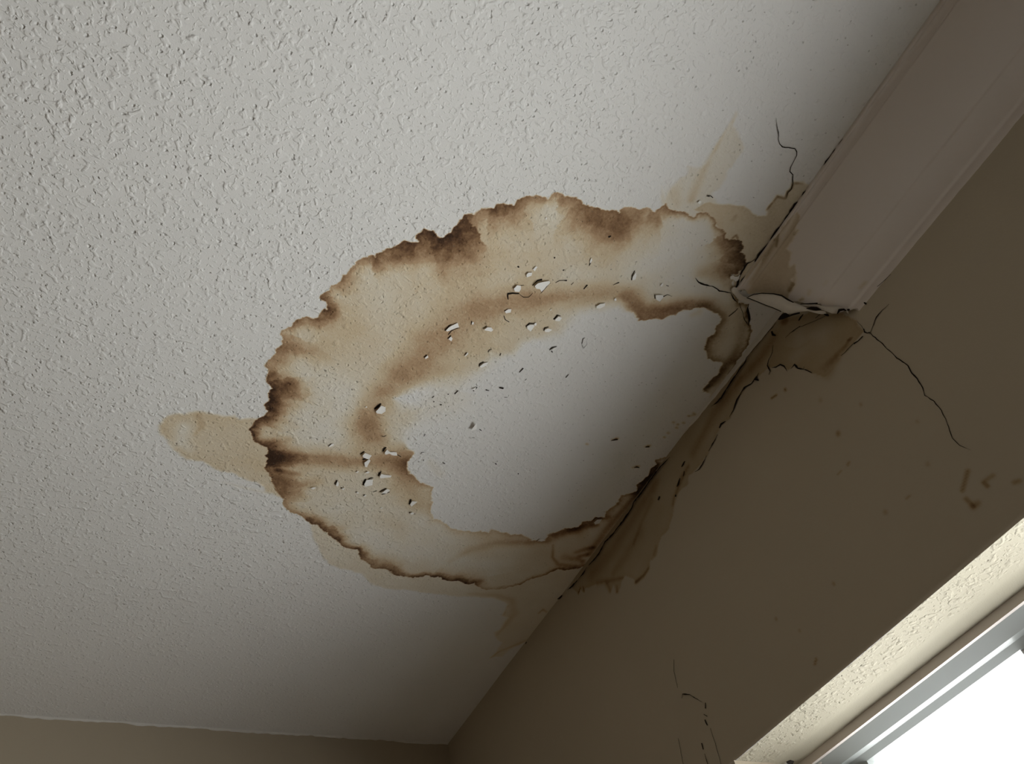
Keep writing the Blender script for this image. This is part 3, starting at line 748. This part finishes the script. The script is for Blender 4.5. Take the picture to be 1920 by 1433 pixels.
# ------------------------------------------------------------------ cracks: dark open seams lying in the plaster
def refine(pts, jit, seed, seg_len):
    rs = random.Random(seed)
    out = []
    for i in range(len(pts) - 1):
        p = np.array(pts[i]); q = np.array(pts[i + 1])
        L = np.linalg.norm((q - p)[:2]); k = max(1, int(L / seg_len))
        for j in range(k):
            t = j / k
            c = p + (q - p) * t
            if j: c[:2] += np.array([rs.uniform(-1, 1), rs.uniform(-1, 1)]) * jit; c[2] *= rs.uniform(.6, 1.35)
            out.append(c)
    out.append(np.array(pts[-1]))
    return out
def crack_or_shade(pts, plane, place, parent, seed=0, jit=.0007, px=MM, material=None, name='crack_or_shade', lift=.0006):
    """pts: (u, v, width in photo pixels); a tapered seam with a raised, lifted lip"""
    p = [(*plane(q[0], q[1]), q[2] * px) for q in pts]
    p = refine(p, jit, seed, .005)
    v, f = [], []
    n_ = len(p)
    for i, c in enumerate(p):
        a = p[max(0, i - 1)]; b_ = p[min(n_ - 1, i + 1)]
        d = (b_ - a)[:2]; d = d / (np.linalg.norm(d) + 1e-9); nn = np.array([-d[1], d[0]])
        w = c[2] * .5 * (min(1, .25 + i / 3) if n_ > 4 else 1) * (min(1, .25 + (n_ - 1 - i) / 3) if n_ > 4 else 1)
        for (k, h) in ((-1, .15), (0, 1.0), (1, .15)):
            v.append(place(c[0] + nn[0] * w * k, c[1] + nn[1] * w * k, lift * h))
    for i in range(n_ - 1):
        for k in range(2):
            a = i * 3 + k; f.append((a, a + 1, a + 4, a + 3))
    return mesh_obj(name, v, f, material or M_CRACK_SHADE, parent)
def pl_ceil(a, b_, h): return (a, b_, H - .0016 - h)
def pl_wall(a, b_, h): return (XW - .0014 - h, a, b_)
def pl_mould(s, y, h):
    q = prof_at(np.array([max(0, min(LP, s))]))[0]
    return (q[0] - h * .7 - .0004, y, q[1] + E2 - h * .7 - .0004)
CC = [
 [(1454,220,1),(1456,235,1.3),(1458.6,247,1.8),(1458.6,260.4,1.2),(1461,269,1.3),(1466,274.6,2.2),(1478,276,2),(1489.6,278,1.8),(1493,284,2.2),(1493,290.5,2),(1488,300.6,1.4),(1482,312,1.8),(1480,320.7,2.2),(1486,327,2),(1486,343,1.8),(1483,354,3),(1476,361,3),(1473.7,371,2)],
 [(1582,256,1.2),(1560,287,2.4),(1548,302,3),(1540,320.7,2.4),(1528,334,3.2),(1514.7,354,3.2),(1506,361,3),(1501,374,4.4),(1489.6,382.7,4.4),(1481,399.4,5),(1471,414,5),(1453.5,435.5,5.4),(1448.5,445.5,7),(1438.4,460.6,6.4),(1426,473,5),(1416,488,4.5),(1414.6,496,5)],
 [(1416,485,2.5),(1400.8,493,2.5),(1390.7,508,3),(1384.4,521,3),(1382,534.7,4),(1372,542,3)],
 [(1420,494,7),(1413,508,5),(1401,526,4),(1388,546,3)],
 [(1400,513,6),(1392,525,9),(1385,535,5)],
 [(1303,519.6,1.6),(1309,528,2.6),(1320,533,3),(1335.5,536,1.6),(1348,544.7,2.8),(1358,546,2),(1370.6,548.5,3)],
 [(1365.6,592.5,2),(1374,586,2),(1383,577,1.4)],
 [(1385,566,1.5),(1391,583,1),(1396,600,1.2),(1404,610,1.6)],
 [(1403,569,5),(1401,582,6),(1404,594,5),(1403,610,3)],
 [(1325,367,1.4),(1331,366,1.2),(1336,370,1.2)],
 [(1369,548,2),(1374,558,3),(1382,566,2)],
]
for i, c in enumerate(CC):
    c = [(q[0], q[1], q[2] * (.75 if i == 0 else 1.25 if i in (1, 2, 3) else 1)) for q in c]
    o = crack_or_shade(c, on_ceiling, pl_ceil, ceiling, i)
CWJ = [   # the joint between wall and ceiling
 [(1458.5,606,2),(1440,628,1.2),(1420,652,1.2),(1403,671.6,2),(1400.8,679,4),(1393,689,4.5),(1385.7,700,3.5),(1370.6,722,4),(1355.5,747,4.5),(1345.5,757,4),(1337,763,1.5)],
 [(1259,858,1.5),(1240,877,4),(1219.7,904,4.5),(1204.6,926,5),(1192,941,3.4),(1187,954,4),(1172,976,5),(1152,1002,4),(1136.8,1017,4),(1126.7,1037,4),(1116.7,1050,4.4),(1106,1061,4)],
 [(1103,1064,2.5),(1096,1076,5),(1088,1086,2)],
 [(1088,1086,2),(1076,1099,5),(1067,1107,2)],
 [(1057,1117,3),(1052,1122,6),(1048,1124,2)],
 [(990,1204,4),(988,1208,3)],
]
def joint(a, b_, h):
    """(run along the wall, distance round the corner: minus on the ceiling, plus down the wall)"""
    if b_ < 0: return (XW + b_, a, H - .0018 - h)
    return (XW - .0036 - h, a, H - b_)
def on_joint(u, v):
    x, y = on_ceiling(u, v)
    if x < XW: return (y, x - XW)
    y, z = on_wall(u, v)
    return (y, H - z)
for i, c in enumerate(CWJ):
    crack_or_shade(c, on_joint, joint, wall_right, 40 + i, .0005)
CW = [
 [(1630,623,2.4),(1651,641,1.6),(1668.7,658,1.8),(1682.7,672,2.4),(1703.6,686,2.4),(1710.6,700,2.6),(1721,710.5,2.4),(1731.5,728,2.4),(1735,742,1.6),(1752.4,752.4,1.6),(1766.4,770,1.6),(1777,794,1.2),(1787,822,1.2),(1801,836,1.2),(1822,845,.8)],
 [(1632,627,3),(1637,615,2),(1644,596,3),(1655,583,1.4),(1668.7,571,1)],
 [(1621,617,2),(1622,623,3.4),(1627,625,2.5),(1633,624,3)],
 [(1609,604,.9),(1617,612,1),(1622,623,1.6)],
 [(1619,631,2),(1610,640,1.4),(1602,645,3)],
 [(1601,645,5),(1595,651,2),(1585,662,1.4),(1578,668,1)],
 [(1450.6,647.7,1.4),(1449,662,1.6),(1442,676,1.4),(1440,686,2.6),(1445.4,696.6,3),(1443,703,1.4)],
 [(1449,689.6,3),(1456,689,3.6),(1464,684,2.6),(1471,687,3),(1477,697,1.4)],
 [(1484,692,1.2),(1490.7,684,5),(1497,691,2.6),(1508,693,2.4),(1509,688,1.4)],
 [(1508,693,2),(1524,700,4)],
 [(1421,707,5),(1417.5,711,7),(1424,714,2)],
 [(1424,700,2),(1410,720,2),(1396.5,728,5),(1390,738,2),(1382.6,751,4.5),(1376,770,2.4),(1369,782,3.4)],
 [(1362,790,1.2),(1353,796,5),(1350,803,4)],
 [(1347,815,1.4),(1337,833,3.4),(1330,846,2.2)],
 [(1326,855,1.2),(1320,867,3),(1312,880,2),(1304,885,1.5)],
 [(1285,865,2),(1282,871,4.6),(1279,876,2)],[(1276,897,2),(1272.7,908,5.4),(1270,913,2)],[(1284,884,2.4),(1282,894,2)],[(1268,928,3),(1267.6,932,5)],[(1238,931,4),(1235,938,4)],
 [(1279.7,1310,1.4),(1281,1302,3),(1295,1303,1.2),(1309,1311.6,1.2),(1318,1317,1.4)],
 [(1324,1318,1.6),(1324,1329,2.6)],[(1321,1340,1.2),(1328,1344,1.2)],[(1323,1350,2.6),(1328,1361,1.8)],[(1317,1394,2.6),(1320,1406,2.4)],[(1323,1414,1.4),(1328.5,1433,1.8),(1331,1445,1.5)],
 [(1333.7,1366,.8),(1343,1395,.8),(1355,1440,.8)],
 [(1265,1237,.8),(1265,1260,.8),(1272,1290,.7)],[(1273,1385,.8),(1280,1420,.8),(1284,1440,.8)],
 [(1448,622,4),(1450,628,5),(1456,630,2)],
 [(1502,612,5),(1494,617,2.6),(1484,624,1.2),(1474,634,.8)],
 [(1500,614,1.2),(1530,602,.8),(1552,592,.8)],
 [(1530,597,1),(1545,586,1.2)],
 [(1612,567,3),(1622,562,2),(1634,548,1.6),(1650,535,1),(1672,515,.8)],
 [(1620,567,2.4),(1626,571,3)],
]
for i, c in enumerate(CW):
    if i in (0, 1, 2, 3): c = [(q[0], q[1], q[2] * .7) for q in c]
    crack_or_shade(c, on_wall, pl_wall, wall_right, 80 + i, .0006)

# ------------------------------------------------------------------ peeling flakes of paint
def flake(poly_px, seed, lift=None):
    """a chip of paint still held at the window side, its far edge hanging down and slightly curled"""
    p = np.array([on_ceiling(*q) for q in poly_px])
    rs = random.Random(seed)
    hinge = np.array([.96, .28 + rs.uniform(-.25, .25)]); hinge /= np.linalg.norm(hinge)
    c = p.mean(0)
    size = max(p.max(0) - p.min(0))
    lift = lift if lift is not None else .16 + .12 * rs.random()
    # denser outline
    q = []
    for i in range(len(p)):
        a, b_ = p[i], p[(i + 1) % len(p)]
        q.append(a); q.append((a + b_) / 2 + (np.array([rs.uniform(-1, 1), rs.uniform(-1, 1)]) * size * .03))
    q = np.array(q); n_ = len(q)
    t_of = lambda pt: ((pt - c) @ hinge) / (size * .5 + 1e-9)
    v, f = [], []
    def hz(pt):
        t = min(1, max(0, (1 - t_of(pt)) * .5))
        return .0019 + lift * size * t ** 1.5
    rings = (1.0, .55)
    for th in (0, .0005):
        for k in rings:
            for pt in q:
                s = c + (pt - c) * k
                v.append((s[0], s[1], H - hz(s) + th))
        v.append((c[0], c[1], H - hz(c) + th))
    m = n_ * 2 + 1
    for side in (0, 1):
        o = side * m
        for i in range(n_):
            j = (i + 1) % n_
            q1 = (o + i, o + j, o + n_ + j, o + n_ + i); t1 = (o + n_ + i, o + n_ + j, o + 2 * n_)
            f.append(q1 if side else q1[::-1]); f.append(t1 if side else t1[::-1])
    for i in range(n_):
        j = (i + 1) % n_
        f.append((i, j, m + j, m + i))
    return mesh_obj('paint_flake', v, f, M_FLAKE, ceiling, False)
T3 = lambda pts: tile(760, 340, 3.981, pts)
T2 = lambda pts: tile(280, 700, 3.981, pts)
T4 = lambda pts: tile(760, 700, 3.981, pts)
T7 = lambda pts: tile(1000, 350, 3.822, pts)
T6 = lambda pts: tile(1340, 480, 6.37, pts)
FL = [T3(p) for p in (
 [(960,765),(985,742),(1072,735),(1078,755),(1050,780),(1015,820),(1005,800),(975,790)],
 [(805,790),(830,765),(860,775),(862,800),(850,822),(815,815)],
 [(900,690),(915,672),(945,675),(940,700),(905,712)], [(950,650),(970,630),(985,635),(965,668)],
 [(740,965),(765,948),(790,950),(785,975),(750,980)], [(1420,920),(1450,905),(1490,903),(1488,925),(1450,945),(1425,940)],
 [(1115,1020),(1140,1000),(1168,1015),(1150,1040),(1118,1035)], [(905,1070),(930,1062),(960,1065),(962,1080),(935,1118),(910,1095)],
 [(1035,1095),(1060,1088),(1095,1105),(1070,1120),(1040,1115)], [(300,1105),(325,1078),(365,1060),(390,1050),(400,1085),(350,1100),(310,1112)],
 [(320,1170),(340,1150),(352,1170),(342,1190)], [(585,1095),(610,1078),(640,1085),(655,1105),(640,1118),(600,1105)],
 [(555,1370),(580,1350),(620,1345),(605,1370),(565,1385)], [(145,1310),(165,1292),(172,1310),(150,1322)],
 [(1692,705),(1715,668),(1722,700),(1714,728),(1692,732)], [(1375,590),(1385,565),(1392,585),(1378,610)],
 [(1555,870),(1570,865),(1575,885),(1560,890)], [(960,1055),(975,1045),(978,1070),(965,1075)],
 [(440,1300),(465,1270),(470,1280),(450,1300)], [(495,1060),(500,1040),(512,1050),(505,1068)],
 [(1085,1252),(1108,1236),(1125,1240),(1100,1258)], [(1042,275),(1050,262),(1056,275),(1046,284)], [(1078,955),(1086,950),(1090,958),(1082,962)])]
FL += [T2(p) for p in (
 [(1690,270),(1730,222),(1763,245),(1762,280),(1735,298),(1700,290)], [(1590,600),(1610,578),(1660,610),(1640,640),(1600,620)],
 [(1605,650),(1640,630),(1650,645),(1625,695),(1610,690)], [(1755,580),(1775,552),(1800,580),(1845,585),(1850,610),(1810,605),(1790,590),(1760,595)],
 [(1720,750),(1730,732),(1765,750),(1808,760),(1800,773),(1725,772)], [(1605,815),(1620,785),(1670,788),(1665,830),(1610,838)],
 [(1395,820),(1405,795),(1415,815),(1412,838),(1395,835)], [(1730,885),(1775,855),(1795,870),(1770,892)],
 [(1340,540),(1360,522),(1378,520),(1375,535),(1345,545)], [(1435,855),(1460,850),(1450,868)],
 [(1205,848),(1225,843),(1245,850),(1225,862)], [(1605,735),(1630,725),(1645,735),(1630,742)], [(1540,733),(1555,722),(1565,732),(1552,738)],
 [(1600,908),(1612,900),(1622,910),(1608,916)], [(1545,884),(1555,880),(1566,892),(1552,894)], [(1722,1000),(1735,995),(1742,1003),(1730,1006)], [(1612,247),(1620,241),(1628,248),(1620,253)])]
FL += [T4(p) for p in ([(35,970),(50,940),(90,955),(45,990)], [(1405,1105),(1430,1082),(1465,1085),(1445,1115),(1415,1122)], [(985,1242),(1010,1228),(1045,1245),(1015,1250)], [(497,110),(528,100),(518,126)], [(35,1035),(55,1030),(66,1045),(45,1050)])]
FL += [T7(p) for p in ([(870,765),(925,770),(930,790),(905,820),(875,800)], [(905,705),(918,685),(930,690),(918,715)], [(1172,110),(1186,96),(1202,104),(1190,122)])]
FL += [T6([(175,225),(200,215),(230,235),(285,240),(300,215),(285,285),(240,300),(215,270),(180,270)])]
for i, p in enumerate(FL): flake(p, i)
o = flake(T4([(488,412),(510,375),(528,348),(531,380),(530,411)]), 99, .5)
# dark ribbons: shade painted beside lifted flakes, plus small cracks and pits
SHADE_AND_MARKS = [T3(p) for p in (
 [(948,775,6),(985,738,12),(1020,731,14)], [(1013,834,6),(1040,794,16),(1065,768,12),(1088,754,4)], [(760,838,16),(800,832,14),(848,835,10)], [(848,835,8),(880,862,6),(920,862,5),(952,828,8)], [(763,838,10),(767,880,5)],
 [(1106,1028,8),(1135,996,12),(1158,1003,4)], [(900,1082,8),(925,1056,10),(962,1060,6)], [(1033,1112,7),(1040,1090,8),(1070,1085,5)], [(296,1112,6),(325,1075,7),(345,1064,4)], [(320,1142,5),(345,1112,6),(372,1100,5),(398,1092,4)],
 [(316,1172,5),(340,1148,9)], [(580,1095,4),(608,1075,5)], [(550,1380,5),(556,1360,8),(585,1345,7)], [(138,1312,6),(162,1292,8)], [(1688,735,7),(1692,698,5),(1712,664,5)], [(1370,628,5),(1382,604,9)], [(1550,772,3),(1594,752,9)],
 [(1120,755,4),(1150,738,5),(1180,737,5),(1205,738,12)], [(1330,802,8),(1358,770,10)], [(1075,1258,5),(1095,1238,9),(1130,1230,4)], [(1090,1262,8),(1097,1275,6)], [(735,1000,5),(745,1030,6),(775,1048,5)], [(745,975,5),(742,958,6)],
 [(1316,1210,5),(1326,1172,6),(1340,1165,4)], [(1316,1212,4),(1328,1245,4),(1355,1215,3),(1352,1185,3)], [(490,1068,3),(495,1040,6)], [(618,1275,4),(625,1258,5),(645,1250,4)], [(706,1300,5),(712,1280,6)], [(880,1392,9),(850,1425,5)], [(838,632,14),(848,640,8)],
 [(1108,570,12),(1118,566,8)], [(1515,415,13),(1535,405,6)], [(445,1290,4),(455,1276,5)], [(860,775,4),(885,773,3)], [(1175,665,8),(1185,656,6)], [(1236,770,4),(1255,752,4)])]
SHADE_AND_MARKS += [T2(p) for p in (
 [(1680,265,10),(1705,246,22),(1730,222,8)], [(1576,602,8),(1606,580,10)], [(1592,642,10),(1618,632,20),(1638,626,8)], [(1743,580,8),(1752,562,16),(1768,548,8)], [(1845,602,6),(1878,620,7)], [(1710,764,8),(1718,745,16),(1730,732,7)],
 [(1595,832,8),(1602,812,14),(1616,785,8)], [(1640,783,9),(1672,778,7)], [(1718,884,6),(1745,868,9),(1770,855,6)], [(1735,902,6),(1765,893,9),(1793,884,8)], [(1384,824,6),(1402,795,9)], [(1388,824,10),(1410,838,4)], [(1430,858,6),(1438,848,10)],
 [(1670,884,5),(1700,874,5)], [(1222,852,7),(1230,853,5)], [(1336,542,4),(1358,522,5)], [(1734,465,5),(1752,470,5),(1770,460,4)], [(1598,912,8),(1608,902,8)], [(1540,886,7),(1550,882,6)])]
SHADE_AND_MARKS += [T4(p) for p in (
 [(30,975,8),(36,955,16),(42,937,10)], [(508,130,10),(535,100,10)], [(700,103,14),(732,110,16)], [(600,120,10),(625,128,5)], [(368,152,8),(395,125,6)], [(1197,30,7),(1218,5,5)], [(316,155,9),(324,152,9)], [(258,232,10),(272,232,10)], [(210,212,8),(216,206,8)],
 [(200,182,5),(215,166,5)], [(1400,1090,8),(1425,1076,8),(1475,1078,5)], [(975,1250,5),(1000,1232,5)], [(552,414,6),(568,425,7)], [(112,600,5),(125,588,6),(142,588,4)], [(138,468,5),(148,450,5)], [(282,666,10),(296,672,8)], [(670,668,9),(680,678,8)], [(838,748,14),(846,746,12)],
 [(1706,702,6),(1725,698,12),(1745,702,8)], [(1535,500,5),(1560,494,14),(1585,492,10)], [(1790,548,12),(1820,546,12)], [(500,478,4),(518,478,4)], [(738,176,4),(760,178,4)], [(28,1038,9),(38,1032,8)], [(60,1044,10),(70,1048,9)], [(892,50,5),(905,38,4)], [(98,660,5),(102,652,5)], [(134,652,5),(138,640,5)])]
SHADE_AND_MARKS += [T7(p) for p in ([(903,826,5),(930,786,10),(960,771,8),(992,784,4)], [(866,770,4),(870,800,4)], [(950,705,4),(968,710,5)], [(1240,65,5),(1262,68,5)])]
for i, p in enumerate(SHADE_AND_MARKS):
    crack_or_shade([(q[0], q[1], q[2] / 3.9) for q in p], on_ceiling, lambda a, b_, h: (a, b_, H - .0013 - h), ceiling, 300 + i, .0004, MM, None, 'crack_or_shade', .0004)  # slivers beside flakes are painted shade, built the same way as the cracks

# ------------------------------------------------------------------ torn paper tape and lifted paint where the moulding broke off
HP0 = np.array([.7655, 1.0]); HPd = np.array([.866, .855]) - HP0; HPn = np.array([-HPd[1], HPd[0]]); HPn /= np.linalg.norm(HPn)
if HPn[0] > 0: HPn = -HPn
def on_slope(u, v, off):
    """a point on the sloping plane from ceiling to wall, pushed off towards the room"""
    r = ray(u, v); q = np.array([r[0], r[2]]); nn = HPn
    t = ((HP0 + nn * off) @ nn) / (q @ nn)
    p = r * t
    return (p[0], p[1], p[2] + E2)
def sheet(name, a_edge, b_edge, material, parent, place, mid=3, bulge=0):
    """a paper-thin strip between two edges given as lists of equal length, with a thickness of 0.6 mm"""
    n_ = len(a_edge); v, f = [], []
    for th in (0, 1):
        for i in range(n_):
            for k in range(mid + 1):
                t = k / mid
                u = a_edge[i][0] + (b_edge[i][0] - a_edge[i][0]) * t; w = a_edge[i][1] + (b_edge[i][1] - a_edge[i][1]) * t
                off = a_edge[i][2] + (b_edge[i][2] - a_edge[i][2]) * t + bulge * 4 * t * (1 - t) - th * .0008
                v.append(place(u, w, off))
    m = mid + 1; N = n_ * m
    for th in (0, 1):
        for i in range(n_ - 1):
            for k in range(mid):
                a = th * N + i * m + k; q = (a, a + 1, a + m + 1, a + m)
                f.append(q if th else q[::-1])
    for i in range(n_ - 1):
        for k in (0, mid):
            a = i * m + k; f.append((a, a + m, N + a + m, N + a))
    for i in (0, n_ - 1):
        for k in range(mid):
            a = i * m + k; f.append((a, a + 1, N + a + 1, N + a))
    return mesh_obj(name, v, f, material, parent, True)
def lay_ceil(u, v, off):
    r = ray(u, v); p = r / r[2] * (1.0 - off)
    return (p[0], p[1], p[2] + E2)
tape = bpy.data.objects.new('torn_joint_tape', None); COL.objects.link(tape)
tape.location = (.80, .40, H - .02)
tape['label'] = 'torn, twisted pale paper tape hanging at the broken end of the crown moulding'
tape['category'] = 'joint tape'
def tpart(o, label=None):
    o.parent = tape; o.matrix_parent_inverse = Matrix.Translation(tape.location).inverted()
    if label: o['label'] = label
    return o
lip_a = [(q[0], q[1], .006) for q in T6([(200,395),(235,368),(268,385),(290,432),(340,482),(385,492),(440,515),(520,545),(600,580),(700,622),(790,662)])]
lip_b = [(q[0], q[1], .004) for q in T6([(196,412),(212,442),(240,470),(268,505),(300,540),(370,560),(430,560),(510,562),(590,598),(690,640),(780,680)])]
tpart(sheet('tape_strip', lip_a, lip_b, M_TAPE, None, lay_ceil, 3, .002))
cur_a = [(q[0], q[1], o_) for q, o_ in zip(T6([(385,492),(440,462),(500,452),(560,449),(640,450),(700,455),(800,480),(870,518),(960,558),(1060,602),(1150,648)]), (.004,.006,.008,.009,.010,.010,.010,.009,.008,.006,.005))]
cur_b = [(q[0], q[1], o_) for q, o_ in zip(T6([(392,500),(450,522),(520,552),(600,585),(680,615),(745,640),(800,664),(862,694),(930,690),(1030,668),(1140,655)]), (.003,.003,.003,.002,.001,.000,.000,.000,.002,.003,.004))]
tpart(sheet('curled_flap', cur_a, cur_b, M_TAPE, None, on_slope, 5, .004))
rim_a = [(q[0], q[1], .005) for q in T6([(960,556),(1040,580),(1120,582),(1220,580),(1300,600),(1380,606),(1440,598),(1500,604),(1550,628),(1590,650)])]
rim_b = [(q[0], q[1], .002) for q in T6([(985,590),(1060,602),(1140,610),(1230,622),(1310,655),(1400,688),(1462,690),(1482,640),(1555,655),(1600,694)])]
tpart(sheet('ragged_edge', rim_a, rim_b, M_TAPE, None, on_slope, 3, .001))
low_a = [(q[0], q[1], .003) for q in T6([(1050,600),(1120,640),(1180,655),(1260,655),(1320,660)])]
low_b = [(q[0], q[1], .001) for q in T6([(1060,622),(1125,660),(1190,680),(1260,695),(1340,696)])]
tpart(sheet('lower_strip', low_a, low_b, M_TAPE, None, on_slope, 2))
def pl_slope(a, b_, h): return on_slope(a, b_, .0095 + h)
def holes(pts, seed, place=pl_slope):
    return crack_or_shade([(q[0], q[1], q[2]) for q in pts], lambda a, b_: (a, b_), place, None, seed, .3, 1 / 6.37, None, 'tear', .0004)
for i, (pts, off) in enumerate((
    ([(1100,628,10),(1160,625,30),(1210,632,36),(1270,640,8)], .007),
    ([(1030,575,8),(1120,572,10),(1225,568,14)], .0075),
    ([(1310,698,8),(1345,706,26),(1362,716,8)], .004),
    ([(1465,690,8),(1490,648,24),(1540,640,18),(1570,655,8)], .0062),
    ([(765,758,12),(800,735,40),(840,712,52),(885,715,18)], .001),
    ([(885,722,10),(940,698,16),(1010,682,14)], .004),
    ([(1590,645,18),(1606,642,16)], .008),
    ([(398,492,6),(460,462,7),(560,446,8),(700,452,10),(800,474,14),(870,520,16),(940,556,8)], .0125),
    ([(385,500,7),(440,520,8),(520,552,8),(600,585,7),(700,622,7),(790,662,7)], .0125),
    ([(1005,770,10),(1030,730,14),(1055,700,6)], .001))):
    p = tile(1340, 480, 6.37, [(q[0], q[1], q[2]) for q in pts])
    tpart(holes(p, 600 + i, lambda a, b_, h, off=off: on_slope(a, b_, off + h)))
